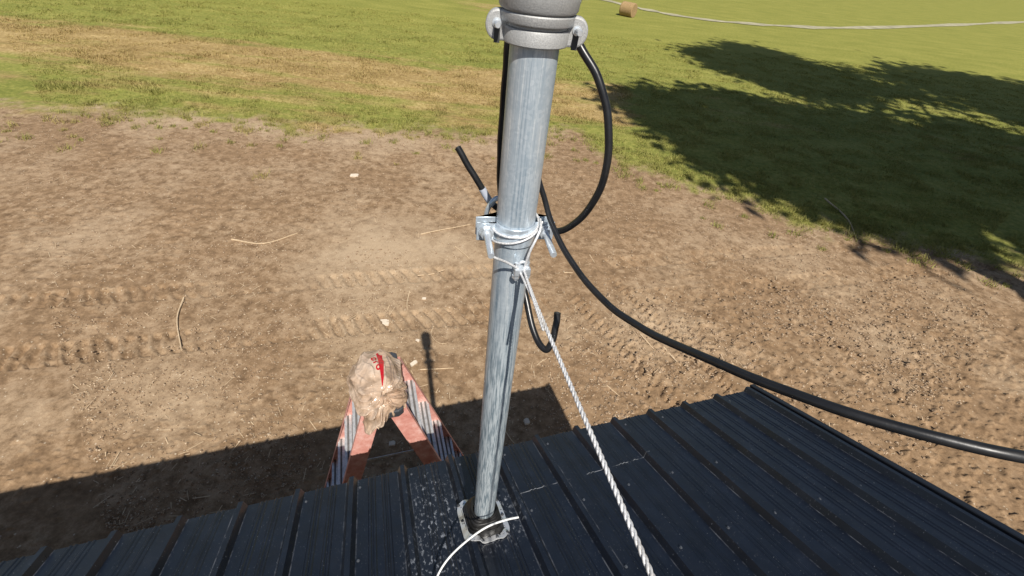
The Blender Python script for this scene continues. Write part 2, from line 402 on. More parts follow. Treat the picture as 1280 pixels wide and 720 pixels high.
def make_ground():
    nu, nv = 760, 640
    u = np.linspace(-1.75, 1.75, nu); u = np.concatenate([[-60, -25, -10, -5, -3, -2.2], u, [2.2, 3, 5, 10, 25, 60]])
    yv = 1.2 * np.exp(np.linspace(0, math.log(34 / 1.2), nv)); yv = np.concatenate([[-160, -60, -25, -12, -7, -4, -2, -.8, .1, .7], yv, np.geomspace(35.5, 900, 26)])
    U, Y = np.meshgrid(u, yv); X = U * (np.maximum(Y, 0) * .93 + 2.6)
    Z = height(X, Y)
    nu = len(u); nv = len(yv)
    co = np.stack([X, Y, Z], -1).reshape(-1, 3)
    i = np.arange(nu * nv).reshape(nv, nu)
    q = np.stack([i[:-1, :-1], i[:-1, 1:], i[1:, 1:], i[1:, :-1]], -1).reshape(-1, 4)
    me = bpy.data.meshes.new('ground'); me.vertices.add(len(co)); me.vertices.foreach_set('co', co.ravel().astype(np.float32))
    me.loops.add(q.size); me.loops.foreach_set('vertex_index', q.ravel().astype(np.int32))
    me.polygons.add(len(q)); me.polygons.foreach_set('loop_start', np.arange(0, q.size, 4, dtype=np.int32)); me.update(calc_edges=True)
    me.polygons.foreach_set('use_smooth', np.ones(len(q), dtype=bool))
    x, y = co[:, 0], co[:, 1]
    for nm, val in (('grass', grass_mask(x, y)), ('dry', dryness(x, y)), ('pale', paleness(x, y))):
        a = me.attributes.new(nm, 'FLOAT', 'POINT'); a.data.foreach_set('value', val.astype(np.float32))
    me.materials.append(M['ground'])
    o = bpy.data.objects.new('ground', me); COL.objects.link(o); tag(o, None, None, kind='structure'); return o

def dryness(x, y):
    d = .36 + .46 * sstep(14.8, 16.2, y) * sstep(21.5, 19.5, y) - .60 * sstep(20.5, 23, y)
    d = d - .35 * np.exp(-((y - 14.2 - .1 * x) / .7) ** 2) * sstep(.2, .5, vnoise(x * .9, y * .9, 5))
    d = d + .55 * np.exp(-((y - 20.3 - .06 * x) / .45) ** 2) * sstep(.25, .55, vnoise(x * .7, y * .7, 15))
    d = d - .30 * np.exp(-((x - 1.9) / .9) ** 2) * sstep(18, 14.5, y)
    d = d + .7 * np.exp(-((y - 40) / 4.) ** 2) * np.exp(-((x + 4) / 4.5) ** 2)
    d = d - .75 * sstep(2.6, 4.2, x - .12 * (y - 14)) * sstep(25, 22, y)
    return np.clip(d + .12 * fbm(x * .15, y * .5, 3, 9), -.3, 1.3)

def paleness(x, y):
    p = .28 + .40 * np.exp(-((x + 2.2) / 1.6) ** 2 - ((y - 6.9) / 1.8) ** 2) + .22 * np.exp(-((x - 1.8) / 1.3) ** 2 - ((y - 5.3) / .5) ** 2)
    p = p + .2 * sstep(10.5, 12, y) * sstep(-1, -2, x)
    return p - .22 * np.exp(-((x - 1.5) / 1.2) ** 2 - ((y - 9.8) / 2.6) ** 2) - .25 * sstep(.3, 1.4, x) * sstep(4.9, 4.0, y)

make_ground()
def gz(x, y): return float(height(np.array([x]), np.array([y]))[0])

# road at the far end of the field
mb = MB(); ctr = spline([(-2, 63, 0), (2.2, 57.5, 0), (5.9, 53.4, 0), (9, 49.8, 0), (12.5, 47.4, 0), (18, 47.5, 0), (30, 53, 0), (55, 72, 0), (90, 100, 0)], 6)
vs = []; fs = []
for i, p in enumerate(ctr):
    t = (ctr[min(i + 1, len(ctr) - 1)] - ctr[max(i - 1, 0)]).normalized(); n_ = V((-t.y, t.x, 0)); w = .62 + .22 * math.sin(i * 1.7) + .12 * math.sin(i * 4.1)
    vs += [p + n_ * w + V((0, 0, .035)), p - n_ * w + V((0, 0, .035))]
    if i: fs.append((2 * i - 2, 2 * i - 1, 2 * i + 1, 2 * i))
mb.add(vs, fs); tag(mb.build('gravel_road', M['road']), None, None, kind='structure')

# ---------------------------------------------------------------- grass blades, straw and crumbs (nobody could count them)
def tri_mesh(name, co, mats, attrs=None, per=3):
    n = len(co) // per
    me = bpy.data.meshes.new(name); me.vertices.add(len(co)); me.vertices.foreach_set('co', co.ravel().astype(np.float32))
    me.loops.add(len(co)); me.loops.foreach_set('vertex_index', np.arange(len(co), dtype=np.int32))
    me.polygons.add(n); me.polygons.foreach_set('loop_start', np.arange(0, len(co), per, dtype=np.int32)); me.update(calc_edges=True)
    for k, a in (attrs or {}).items():
        at = me.attributes.new(k, 'FLOAT', 'POINT'); at.data.foreach_set('value', a.astype(np.float32))
    me.materials.append(mats); o = bpy.data.objects.new(name, me); COL.objects.link(o); return o

def make_grass():
    n = 700000
    y = 8 + (RNG.random(n) ** 1.5) * 25; x = (RNG.random(n) - .5) * (y * 2.3)
    g = grass_mask(x, y); cl = sstep(.35, .65, vnoise(x * 2.3, y * 2.3, 91)) * .8 + .2
    k = RNG.random(n) < g * cl * np.clip(1.25 - (y - 11) / 40, .2, 1)
    x, y = x[k], y[k]; n = len(x); z = height(x, y)
    hh = (.02 + .06 * RNG.random(n)) * (.35 + 1.5 * vnoise(x * 1.6, y * 1.6, 92) ** 2); a = RNG.random(n) * 6.283; w = .006 + .008 * RNG.random(n) + (y - 11) * .0004
    # coarse tufts and weeds along the ragged edge
    m_ = 420; tx = (RNG.random(m_) - .5) * 26; ty = np.interp(tx, [-16, -5, 0, 1.3, 2.3, 4, 9, 14], [10.5, 12.4, 13.5, 14.2, 12.6, 11.6, 9.4, 8.6]) + RNG.normal(.2, .9, m_); tx = np.repeat(tx, 45); ty = np.repeat(ty, 45); q_ = len(tx)
    sz = np.repeat(.4 + RNG.random(m_), 45); ex = tx + RNG.normal(0, .07, q_) * sz; ey = ty + RNG.normal(0, .07, q_) * sz
    x = np.concatenate([x, ex]); y = np.concatenate([y, ey]); z = np.concatenate([z, height(ex, ey)]); hh = np.concatenate([hh, (.04 + .10 * RNG.random(q_)) * sz]); a = np.concatenate([a, RNG.random(q_) * 6.283]); w = np.concatenate([w, np.full(q_, .008)]); n = len(x)
    lx, ly = RNG.normal(0, .6, n) * hh, RNG.normal(0, .6, n) * hh
    co = np.empty((n, 3, 3)); co[:, 0] = np.stack([x - np.cos(a) * w, y - np.sin(a) * w, z - .004], -1); co[:, 1] = np.stack([x + np.cos(a) * w, y + np.sin(a) * w, z - .004], -1)
    co[:, 2] = np.stack([x + lx, y + ly, z + hh], -1); co = co.reshape(-1, 3)
    tag(tri_mesh('grass', co, M['blade'], {'dry': np.repeat(dryness(x, y), 3), 'tone': np.repeat(RNG.random(n), 3)}), 'short mown grass, yellowed in bands, covering the field', 'grass', kind='stuff')
make_grass()

def make_straw():
    n = 5200; y = 1.5 + 13 * RNG.random(n) ** 1.4; x = (RNG.random(n) - .5) * (y * 2.2 + 4)
    k = (grass_mask(x, y) < .5) & (RNG.random(n) < .25 + .75 * sstep(.45, .7, vnoise(x * .9, y * .9, 44))); x, y = x[k], y[k]; n = len(x)
    z = height(x, y) + .006; a = RNG.random(n) * 6.283; L = .02 + .07 * RNG.random(n) ** 2; w = .002 + .003 * RNG.random(n)
    dx, dy = np.cos(a), np.sin(a); b_ = RNG.normal(0, .15, n) * L; co = np.empty((n, 4, 3)); t = RNG.random(n) * .012
    co[:, 0] = np.stack([x - dx * L - dy * w, y - dy * L + dx * w, z], -1); co[:, 1] = np.stack([x - dx * L + dy * w, y - dy * L - dx * w, z], -1)
    co[:, 2] = np.stack([x + dx * L + dy * w - dy * b_, y + dy * L - dx * w + dx * b_, z + t], -1); co[:, 3] = np.stack([x + dx * L - dy * w - dy * b_, y + dy * L + dx * w + dx * b_, z + t], -1)
    tag(tri_mesh('straw_litter', co.reshape(-1, 3), M['twig'], per=4), 'fine straw litter scattered over the bare soil', 'straw', kind='stuff')
make_straw()

def make_crumbs():
    n = 110000; y = 1.6 + 11.5 * RNG.random(n) ** 1.5; x = (RNG.random(n) - .5) * (y * 2.2 + 4)
    k = (grass_mask(x, y) < .5) & (RNG.random(n) < .2 + .8 * sstep(.4, .65, vnoise(x * .8 + 3, y * .8, 45))); x, y = x[k], y[k]; n = len(x)
    z = height(x, y); s = (.0045 + .021 * RNG.random(n) ** 5) * (1 + .6 * sstep(-.3, 1.6, x - .12 * y) * sstep(9, 6, y))
    base = np.array([(1, 0, 0), (-1, 0, 0), (0, 1, 0), (0, -1, 0), (0, 0, 1), (0, 0, -1)], float)
    F = np.array([(0, 2, 4), (2, 1, 4), (1, 3, 4), (3, 0, 4), (2, 0, 5), (1, 2, 5), (3, 1, 5), (0, 3, 5)])
    vv = base[None] * (s[:, None, None] * (.6 + .8 * RNG.random((n, 6, 1)))); vv[:, :, 2] *= .7
    a = RNG.random(n) * 6.283; c, s_ = np.cos(a)[:, None], np.sin(a)[:, None]
    vx = vv[:, :, 0] * c - vv[:, :, 1] * s_ + x[:, None]; vy = vv[:, :, 0] * s_ + vv[:, :, 1] * c + y[:, None]; vz = vv[:, :, 2] + z[:, None] + s[:, None] * .3
    co = np.stack([vx, vy, vz], -1)[:, F].reshape(-1, 3)
    o = tri_mesh('soil_crumbs', co, M['crumb']); tag(o, 'loose soil crumbs and grit lying on the bare ground', 'soil', kind='stuff')
m, nt, b = mat('soil_crumb'); M['crumb'] = m
c = ramp(nt, noise(nt, 60, 2, .5), [(.3, (.13, .083, .047)), (.55, (.27, .178, .105)), (.64, (.52, .42, .30))])
nt.links.new(c, b.inputs['Base Color']); b.inputs['Roughness'].default_value = .95
make_crumbs()

# pale chips and stones, each its own
def chip(pt, lx, ly, h, ang, label, name='wood_chip', cat='wood chip', grp='pale chips lying on the bare soil'):
    x, y = pt[0], pt[1]; o_ = V((x, y, gz(x, y)))
    u = V((math.cos(ang), math.sin(ang), .05)); w = V((-math.sin(ang), math.cos(ang), .03))
    out = [(-lx, -ly * .8), (-lx * .2, -ly), (lx * .9, -ly * .9), (lx, ly * .5), (lx * .5, ly), (-lx * .85, ly * .9)]
    mb = MB(); mb.prism(out, (0, 0, -.004), u, w, V((.002, .002, h + .012)))
    o = mb.build(name, M['chip'], bevel=.003); o.location = o_; return tag(o, label, cat, grp)
chip((-1.9557, 4.9189, 0.0000), .085, .06, .025, .1, 'largest pale chip on the soil, flat and rectangular, above the bagged ladder top')
chip((-1.2865, 4.1225, 0.0000), .055, .03, .02, .9, 'narrow slanted pale chip just left of the mast shadow on the soil')
chip((-1.4629, 5.5541, 0.0000), .035, .02, .018, .1, 'small flat pale chip on the soil well above the mast shadow')
chip((-1.3378, 4.5783, 0.0000), .03, .02, .018, -.2, 'tiny pale chip touching the left side of the mast shadow head')
chip((-1.2372, 2.8499, 0.0000), .04, .03, .02, .3, 'whitish chip in the shade between the ladder legs')
chip((0.3902, 3.3701, 0.0000), .034, .040, .03, .5, 'white stone in the roof shade right of the mast', 'stone', 'stone', 'stones on the soil')
chip((-4.0953, 9.6544, 0.0000), .10, .06, .03, .2, 'pale stone lying alone on the upper bare soil near the grass', 'stone', 'stone', 'stones on the soil')

def twig(pts, r, label):
    P = []
    for i, p in enumerate(pts): P.append(V((p[0], p[1], gz(p[0], p[1]) + r * .6 + (.012 if 0 < i < len(pts) - 1 else 0))))
    S = spline(P, 5); n = len(S); mb = MB(); o0 = S[0].copy(); r = r * 1.35
    mb.tube([p - o0 for p in S], [r * (1 - .5 * i / n) for i in range(n)], 6)
    o = mb.build('root_twig', M['twig'], smooth=60); o.location = o0; tag(o, label, 'twig', 'dry roots and twigs on the bare soil')
twig(((-1.7448, 5.6955, 0.0000), (-1.7118, 5.4069, 0.0000), (-1.6672, 5.2344, 0.0000)), .008, 'curved pale root on the soil above the bagged ladder top')
twig(((-1.2652, 5.1477, 0.0000), (-1.1735, 4.9022, 0.0000), (-1.1611, 4.7266, 0.0000), (-1.0185, 4.5784, 0.0000), (-0.8961, 4.5809, 0.0000)), .005, 'thin kinked root running down beside the mast shadow head')
twig(((-1.1615, 4.0364, 0.0000), (-0.9493, 4.0679, 0.0000), (-0.7066, 4.1338, 0.0000)), .007, 'thin straight root crossing the mast shadow')
twig(((-1.7165, 6.1545, 0.0000), (-1.4803, 6.2711, 0.0000), (-1.2673, 6.3850, 0.0000)), .009, 'straight twig left of the mast below the bracket')
twig(((-1.2096, 7.1631, 0.0000), (-1.0554, 6.9990, 0.0000), (-0.8717, 6.8198, 0.0000)), .008, 'short slanted twig on the soil near the stub cable end')
twig(((-1.9611, 7.4449, 0.0000), (-1.6883, 7.6260, 0.0000), (-1.3905, 7.8165, 0.0000), (-1.0378, 8.0561, 0.0000)), .010, 'long pale root lying left of the bracket')
twig(((1.4854, 7.4268, 0.0000), (1.5663, 7.1932, 0.0000)), .008, 'short upright twig inside the curve of the hanging cable')
twig(((0.9503, 6.7337, 0.0000), (1.1201, 6.7660, 0.0000)), .008, 'short level twig right of the mast beneath the hanging cable')
twig(((2.1847, 5.2838, 0.0000), (2.2630, 5.1143, 0.0000), (2.3650, 4.9549, 0.0000)), .011, 'stout slanting stick right below the hanging cable')
twig(((2.5207, 5.0312, 0.0000), (2.6420, 4.8115, 0.0000), (2.7123, 4.6751, 0.0000)), .012, 'stout stick at the right under the hanging cable')
twig(((1.5177, 4.1201, 0.0000), (1.6016, 4.0324, 0.0000), (1.6853, 3.9605, 0.0000)), .007, 'short brown stick in clods above the right roof edge')
twig(((2.1460, 4.4035, 0.0000), (2.2380, 4.4476, 0.0000), (2.3553, 4.5583, 0.0000)), .006, 'small forked straw right of the guy rope on clods')
twig(((0.1181, 3.2153, 0.0000), (0.2220, 3.0685, 0.0000), (0.3073, 3.0017, 0.0000)), .007, 'twig in the roof shade touching the mast')
twig(((-5.1482, 4.9211, 0.0000), (-4.9303, 4.4399, 0.0000), (-4.4788, 3.8626, 0.0000)), .012, 'curved upright root on open sunlit soil far left of the ladder')
twig(((-5.3145, 6.5607, 0.0000), (-4.7062, 6.5514, 0.0000), (-4.2795, 7.0076, 0.0000)), .012, 'longest pale root on open soil, left of the stub cable end')
twig(((8.1655, 11.3946, 0.0000), (8.2803, 10.3528, 0.0000), (7.8493, 8.9929, 0.0000)), .016, 'bent stick at the grass edge under the tree shade on the right')

# ---------------------------------------------------------------- metal-roofed shed
shed = empty('metal_roofed_shed', (PX, PY, 0)); tag(shed, 'shed with dark navy ribbed steel roof below the mast', 'shed')
def rib_h(s):
    """height of the panel profile above its flat"""
    k = (s - RIB0) / RIBD; d = abs(k - round(k)) * RIBD
    if d < .009: return .025
    if d < .022: return .025 * (.022 - d) / .013
    k2 = (k % 1); h = 0
    for c in (.34, .42, .60, .68):
        q = abs(k2 - c) * RIBD
        if q < .007: h = max(h, .0035 * min(1, (.007 - q) / .004))
    return h
def roof_panel():
    cuts = set([LEFT_S, RAKE_S])
    for k in range(-26, 10):
        c = RIB0 + k * RIBD
        for d in (-.022, -.009, .009, .022): cuts.add(c + d)
        for f in (.34, .42, .60, .68):
            for d in (-.007, -.003, .003, .007): cuts.add(c + f * RIBD + d)
    S = sorted(s for s in cuts if LEFT_S <= s <= RAKE_S)
    Vv = [EAVE_V, EAVE_V - .004] + [EAVE_V - .1 - i * .1 for i in range(30)] ; Vv = [v for v in Vv if v > RIDGE_V] + [RIDGE_V]
    vs = []; uvs = []
    for v in Vv:
        for s in S:
            vs.append(roof(s, v, rib_h(s))); uvs.append((s, v))
    n = len(S); m_ = len(Vv); top = len(vs)
    fs = [(i * n + j, i * n + j + 1, (i + 1) * n + j + 1, (i + 1) * n + j) for i in range(m_ - 1) for j in range(n - 1)]
    # turned-down cut edge at the eave and a hem underneath
    for s in S: vs.append(roof(s, EAVE_V, rib_h(s) - .003)); uvs.append((s, EAVE_V))
    fs += [(j, top + j, top + j + 1, j + 1) for j in range(n - 1)]
    for s in S: vs.append(roof(s, EAVE_V - .08, rib_h(s) - .003)); uvs.append((s, EAVE_V - .08))
    fs += [(top + j, top + n + j, top + n + j + 1, top + j + 1) for j in range(n - 1)]
    me = bpy.data.meshes.new('roof_panel'); me.from_pydata([tuple(p - V(shed.location)) for p in vs], [], fs)
    u = me.uv_layers.new(name='slope')
    for l in me.loops: u.data[l.index].uv = uvs[l.vertex_index]
    me.materials.append(M['roof']); o = bpy.data.objects.new('roof_panel', me); COL.objects.link(o); o.parent = shed
    return o
roofp = roof_panel()
def child(mb, name, mats, par, **k):
    o = mb.build(name, mats, None, **k); keep(o, par); return o
# far slope behind the ridge, fascia, rake trims, walls
ridge_l, ridge_r = roof(LEFT_S, RIDGE_V), roof(RAKE_S, RIDGE_V)
FH = V((FALL.x, FALL.y, 0)).normalized(); runh = FALL.xy.length * (EAVE_V - RIDGE_V)
mb = MB(); bk = V((-FH.x * runh, -FH.y * runh, FALL.z * (EAVE_V - RIDGE_V)))
mb.add([ridge_l, ridge_r, ridge_r + bk, ridge_l + bk], [(0, 1, 2, 3)]); child(mb, 'back_roof_panel', M['trim'], shed)
mb = MB(); c = (roof(LEFT_S, EAVE_V - .03, -.075) + roof(RAKE_S, EAVE_V - .03, -.075)) / 2
mb.box(c, EAVE * ((RAKE_S - LEFT_S) / 2 - .02), FH * .012, V((0, 0, .06))); child(mb, 'fascia', M['trim'], shed, bevel=.003)
mb = MB(); c = (roof(RAKE_S + .012, EAVE_V, -.03) + roof(RAKE_S + .012, RIDGE_V, -.03)) / 2
mb.box(c, EAVE * .015, FALL * ((EAVE_V - RIDGE_V) / 2 + .004), NRM * .062); child(mb, 'rake_trim', M['trim'], shed, bevel=.004)
mb = MB()
inner = [roof(LEFT_S + .12, EAVE_V - .22, -.05), roof(RAKE_S - .06, EAVE_V - .22, -.05)]
a0, b0 = inner; dn = 2 * runh - .44; back = -FH * (dn)
cor = [a0, b0, b0 + back, a0 + back]
def wall_quad(p, q, prof=None):
    n_ = 48; L = (q - p).length; vs = []; fs = []
    for i in range(n_ + 1):
        t = i / n_; x = p.lerp(q, t); zt = p.z if not prof else p.z + prof * (1 - abs(2 * t - 1))
        nn = (q - p).cross(V((0, 0, 1))).normalized() * (.012 if i % 4 in (0, 1) else 0)
        vs += [V((x.x, x.y, -.1)) + nn, V((x.x, x.y, zt)) + nn]
        if i: fs.append((2 * i - 2, 2 * i, 2 * i + 1, 2 * i - 1))
    mb = MB(); mb.add(vs, fs); return mb
gh = (ridge_r.z - b0.z) - .1
child(wall_quad(cor[1], cor[0]), 'wall', M['wall'], shed)
child(wall_quad(cor[2], cor[1], gh), 'wall', M['wall'], shed)
child(wall_quad(cor[3], cor[2]), 'wall', M['wall'], shed)
child(wall_quad(cor[0], cor[3], gh), 'wall', M['wall'], shed)
# roofing screws beside the ribs, one mesh shared by all
mb = MB(); u, w, d = basis(NRM)
mb.lathe([(.0058, 0), (.0058, .0012)], (0, 0, 0), NRM, 12); mb.prism(hexagon(.0036), NRM * .0011, u, w, NRM * .004)
sc0 = mb.build('roofing_screw', M['screw'], shed)
first = True
for k in range(-3, 8):
    for v in (.355, -.02, -.34):
        p = roof(RIB0 + k * RIBD + .036 + random.uniform(-.004, .004), v + random.uniform(-.012, .012), .0003) - V(shed.location)
        if abs(k) < 1 and v == -.02: continue
        o = sc0 if first else sc0.copy()
        if not first: COL.objects.link(o); o.parent = shed
        o.location = p; first = False

# ---------------------------------------------------------------- mast
mast = empty('antenna_mast', (PX, PY, BASE.z)); tag(mast, 'galvanized steel pipe mast standing in rubber boot on roof', 'mast')
AX = V((PX, PY, 0)); Rm = .0365
mb = MB(); mb.lathe([(Rm, BASE.z - .1), (Rm, 4.886)], AX, n=56); child(mb, 'pipe', M['galv'], mast, smooth=40)

# cast head clamp
hd = child((lambda q: (q.lathe([(.0375, 4.872), (.0462, 4.872), (.0474, 4.8735), (.0480, 4.8905), (.0468, 4.8925), (.0435, 4.8935), (.0430, 4.8975), (.0515, 4.8985), (.0525, 4.9000), (.0528, 4.9095), (.0516, 4.9112), (.0490, 4.9115),
      (.0490, 4.9130), (.0535, 4.9135), (.0556, 4.9165), (.0572, 4.935), (.0600, 4.965), (.0720, 4.995), (.0760, 5.04), (.0760, 5.20), (.0745, 5.245), (.066, 5.262), (0.012, 5.268)], AX, n=64), q)[1])(MB()), 'head_clamp', M['cast'], mast, smooth=35)
UX = V((.9973, .073, 0)); UY = V((-.073, .9973, 0)); UZ = V((0, 0, 1))
def ear(sgn):
    mb = MB(); out = []
    for i in range(15):
        a = math.radians(-90 + 180 * i / 14); out.append((.0560 + .0165 * math.cos(a), .0195 * math.sin(a)))
    out = [(.040, -.0195)] + out + [(.040, .0205)]
    out = [(sgn * x, z) for x, z in out]
    mb.prism(out, AX + V((0, 0, 4.8915)) - UY * .013, UX, UZ, UY * .017)
    e_ = child(mb, 'ear', M['cast'], hd, bevel=.003)
    mb = MB(); c_ = AX + V((0, 0, 4.890)) + UX * sgn * .0565 - UY * .0128
    mb.box(c_ - UZ * .009 - UX * sgn * .001, UX * .0042, UY * .0012, UZ * .0115); child(mb, 'slot', M['dark'], hd)
    mb = MB(); d_ = -UY + UX * .10; u_, w_, d_ = basis(d_)
    mb.lathe([(.0045, -.006), (.0045, .017), (.0036, .0190)], c_ + UZ * .004, d_, 16); mb.lathe([(.0066, -.001), (.0066, .0012)], c_ + UZ * .004, d_, 20)
    child(mb, 'bolt', M['bolt'], hd, smooth=40)
ear(-1); ear(1)
mb = MB(); u_, w_, d_ = basis(UX + UZ * .15 - UY * .3); c_ = AX + V((0, 0, 4.938)) + UX * .054 - UY * .012
mb.prism(hexagon(.0085), c_, u_, w_, d_ * .010); mb.lathe([(.0045, .0), (.0045, .022)], c_, d_, 14); mb.lathe([(.011, -.002), (.011, .0005)], c_, d_, 20); child(mb, 'set_bolt', M['bolt'], hd, smooth=40)

# two-piece guy bracket clamped round the pipe
BZ = 4.557
gb = empty('guy_bracket', (0, 0, 0)); gb.location = (PX, PY, BZ); keep(gb, mast)
BY = math.radians(13); bx = V((math.cos(BY), math.sin(BY), 0)); by = V((bx.y, -bx.x, 0))   # bx to the right, by towards the viewer
BC = AX + V((0, 0, BZ))
def strap(sgn):
    """half band with a flat flange at each end"""
    r0, r1, hh = Rm + .0006, Rm + .0048, .0195; pts_i = []; pts_o = []
    for i in range(25):
        a = math.radians(14 + 152 * i / 24); pts_i.append((r0 * math.cos(a), r0 * math.sin(a) * sgn)); pts_o.append((r1 * math.cos(a), r1 * math.sin(a) * sgn))
    y0 = pts_i[0][1]; fl = .074
    out = [(fl, y0)] + pts_i + [(-fl, pts_i[-1][1])] + [(-fl, pts_o[-1][1] + .0004 * sgn)] + pts_o[::-1] + [(fl, pts_o[0][1] + .0004 * sgn)]
    mb = MB(); n = len(out)
    # bent lips along top and bottom edges stiffen the band
    mb.prism(out, BC - UZ * hh, bx, by, UZ * 2 * hh)
    return mb
child(strap(1), 'front_strap', M['zinc_plate'], gb, smooth=35, bevel=.001); child(strap(-1), 'back_strap', M['zinc_plate'], gb, smooth=35, bevel=.001)
for s_ in (-1, 1):
    mb = MB(); c_ = BC + bx * s_ * .056; d_ = by; u_, w_, d2 = basis(d_)
    mb.lathe([(.0062, -.034), (.0062, .088), (.0052, .090)], c_, d_, 14)
    b_ = child(mb, 'clamp_bolt', M['bolt'], gb, smooth=40)
    mb = MB(); mb.prism(hexagon(.0120), c_ + d_ * .015, u_, w_, d_ * .0085); mb.lathe([(.0140, .012), (.0140, .0148)], c_, d_, 20); child(mb, 'nut', M['bolt'], b_)
    mb = MB(); mb.prism(hexagon(.0095), c_ - d_ * .024, u_, w_, d_ * .008); child(mb, 'bolt_head', M['bolt'], b_)
# loop of eye bolt plate at the back left, takes the stub cable
mb = MB(); e0 = (-0.0558, 0.7943, 4.5494); rg = [V(e0) + (V((.25, -.1, .96)).normalized() * math.cos(a) * .030 + V((.8, .5, -.15)).normalized() * math.sin(a) * .014) for a in [i * math.pi / 12 for i in range(25)]]
mb.tube(rg, .0052, 10, cap=False); child(mb, 'cable_hanger', M['zinc_plate'], gb, smooth=60)

# ---------------------------------------------------------------- guy rope
CL = V((0.0144, 0.6762, 4.4920)); RE = V((0.1721, 0.1691, 4.5122))
t_ = (RE - CL).normalized()
# carry the rope on to the roof behind the viewer
den = t_.dot(NRM); tt = (BASE - CL).dot(NRM) / den if den < 0 else 2.
tt = min(max(tt, (RE - CL).length + .35), 2.2)
END = CL + t_ * tt
cu0 = basis(t_)[0]
rope = empty('guy_rope', CL); tag(rope, 'white twisted wire guy rope running from bracket down across the roof', 'rope')
def strands(p, q, off, r, pitch, ns, n=7, taper=0):
    L = (q - p).length; k = max(8, int(L / pitch * 12)); d_ = (q - p).normalized(); u_, w_, d_ = basis(d_); mb = MB()
    for s_ in range(ns):
        pts = []
        for i in range(k + 1):
            t = i / k; a = 2 * math.pi * (t * L / pitch + s_ / ns); pts.append(p + d_ * (t * L) + (u_ * math.cos(a) + w_ * math.sin(a)) * off)
        mb.tube(pts, r, n)
    return mb
child(strands(CL + t_ * .095, END, .0019, .0018, .027, 3), 'twisted_strands', M['rope'], rope, smooth=60)
TL = CL + t_ * .17 + V((-.007, -.004, .004))
for s_ in (-1, 1):
    mb = strands(CL + cu0 * .0045 * s_, CL + t_ * .10 + cu0 * .0012 * s_, .0012, .0012, .018, 3); child(mb, 'doubled_strand', M['rope'], rope, smooth=60)
mb = strands(CL + V((.004, -.004, .006)), TL, .0013, .0014, .02, 3); child(mb, 'tail', M['rope'], rope, smooth=60)
lb, rb = BC - bx * .056 + by * .076, BC + bx * .030 + by * .052 + UZ * .014
mb = MB(); mb.tube(spline([BC - bx * .056 + by * .034 - UZ * .004, lb - UZ * .006, lb.lerp(CL, .5) - UZ * .002, CL], 5), .0025, 8); child(mb, 'wire_leg', M['rope'], rope, smooth=60)
mb = MB(); mb.tube(spline([BC + bx * .046 + by * .004 + UZ * .022, BC + bx * .040 + by * .034 + UZ * .016, rb.lerp(CL, .45), CL + bx * .004], 6), .0025, 8); child(mb, 'wire_leg', M['rope'], rope, smooth=60)
# a turn of wire round the pipe above the strap
ring = []
for i in range(30):
    a = math.radians(-35 + 250 * i / 29); rr = Rm + .0070; ring.append(BC + bx * rr * math.cos(a) + by * rr * math.sin(a) + UZ * (.024 - .022 * math.sin(a * .5 + .2) * (1 if i < 15 else .9)))
mb = MB(); mb.tube(ring, .0024, 8); child(mb, 'wire_turn', M['rope'], rope, smooth=60)
mb = MB(); ring = []
for i in range(26):
    a = math.radians(20 + 150 * i / 25); rr = Rm + .0085; ring.append(BC + bx * rr * math.cos(a) + by * rr * math.sin(a) + UZ * (.014 - .034 * i / 25 ))
ring = [BC + bx * .050 + by * .010 + UZ * .02] + ring[::-1][::-1]
mb.tube(ring, .0022, 8); child(mb, 'wire_turn', M['rope'], rope, smooth=60)
# U-bolt wire clip
cu, cw, cd = basis(t_)
clip = MB(); clip.box(CL, cu * .016, cw * .0085, cd * .0095); cl_o = child(clip, 'clip_saddle', M['bolt'], rope, bevel=.002)
for s_ in (-1, 1):
    mb = MB(); c_ = CL + cu * s_ * .0108 + cd * .001
    mb.lathe([(.0038, -.019), (.0038, .021)], c_, cw, 12); mb.prism(hexagon(.0078), c_ + cw * .0087, cu, cd, cw * .0065); child(mb, 'clip_nut', M['bolt'], cl_o, smooth=40)
mb = MB(); mb.tube([CL - cu * .0085 + cw * (-.012) + cd * .001, CL - cu * .006 - cw * .019 + cd * .001, CL - cw * .021 + cd * .001, CL + cu * .006 - cw * .019 + cd * .001, CL + cu * .0085 - cw * .012 + cd * .001], .0032, 10); child(mb, 'u_bolt', M['bolt'], cl_o, smooth=60)
mb = MB(); mb.lathe([(.011, 0), (.011, .004)], END - t_ * .01, NRM, 16); child(mb, 'anchor_eye', M['bolt'], rope)

# ---------------------------------------------------------------- cables
def cable(pts, r, name, label, sleeve=None):
    S = spline(pts, 10); o0 = V(pts[0]); ph_ = r * 9000
    S = [p + V((math.sin(i * .55 + ph_), math.cos(i * .41 + ph_ * 2), math.sin(i * .33 + 1 + ph_))) * r * .045 for i, p in enumerate(S)]; e_ = empty(name, o0); tag(e_, label, 'cable')
    mb = MB(); mb.tube(S, r, 14); child(mb, 'jacket', M['cable'], e_, smooth=60)
    for p, t in ((S[0], S[1] - S[0]), (S[-1], S[-1] - S[-2])):
        t.normalize()
    mb = MB(); mb.lathe([(r * .6, -.002), (r * .6, .0012)], S[-1], (S[-1] - S[-2]).normalized(), 12); child(mb, 'cut_end', M['dark'], e_)
    if sleeve:
        k0, k1 = sleeve; mb = MB(); mb.tube(S[k0:k1], r * 1.12, 14); child(mb, 'sleeve', M['sleeve'], e_, smooth=60)
    return e_
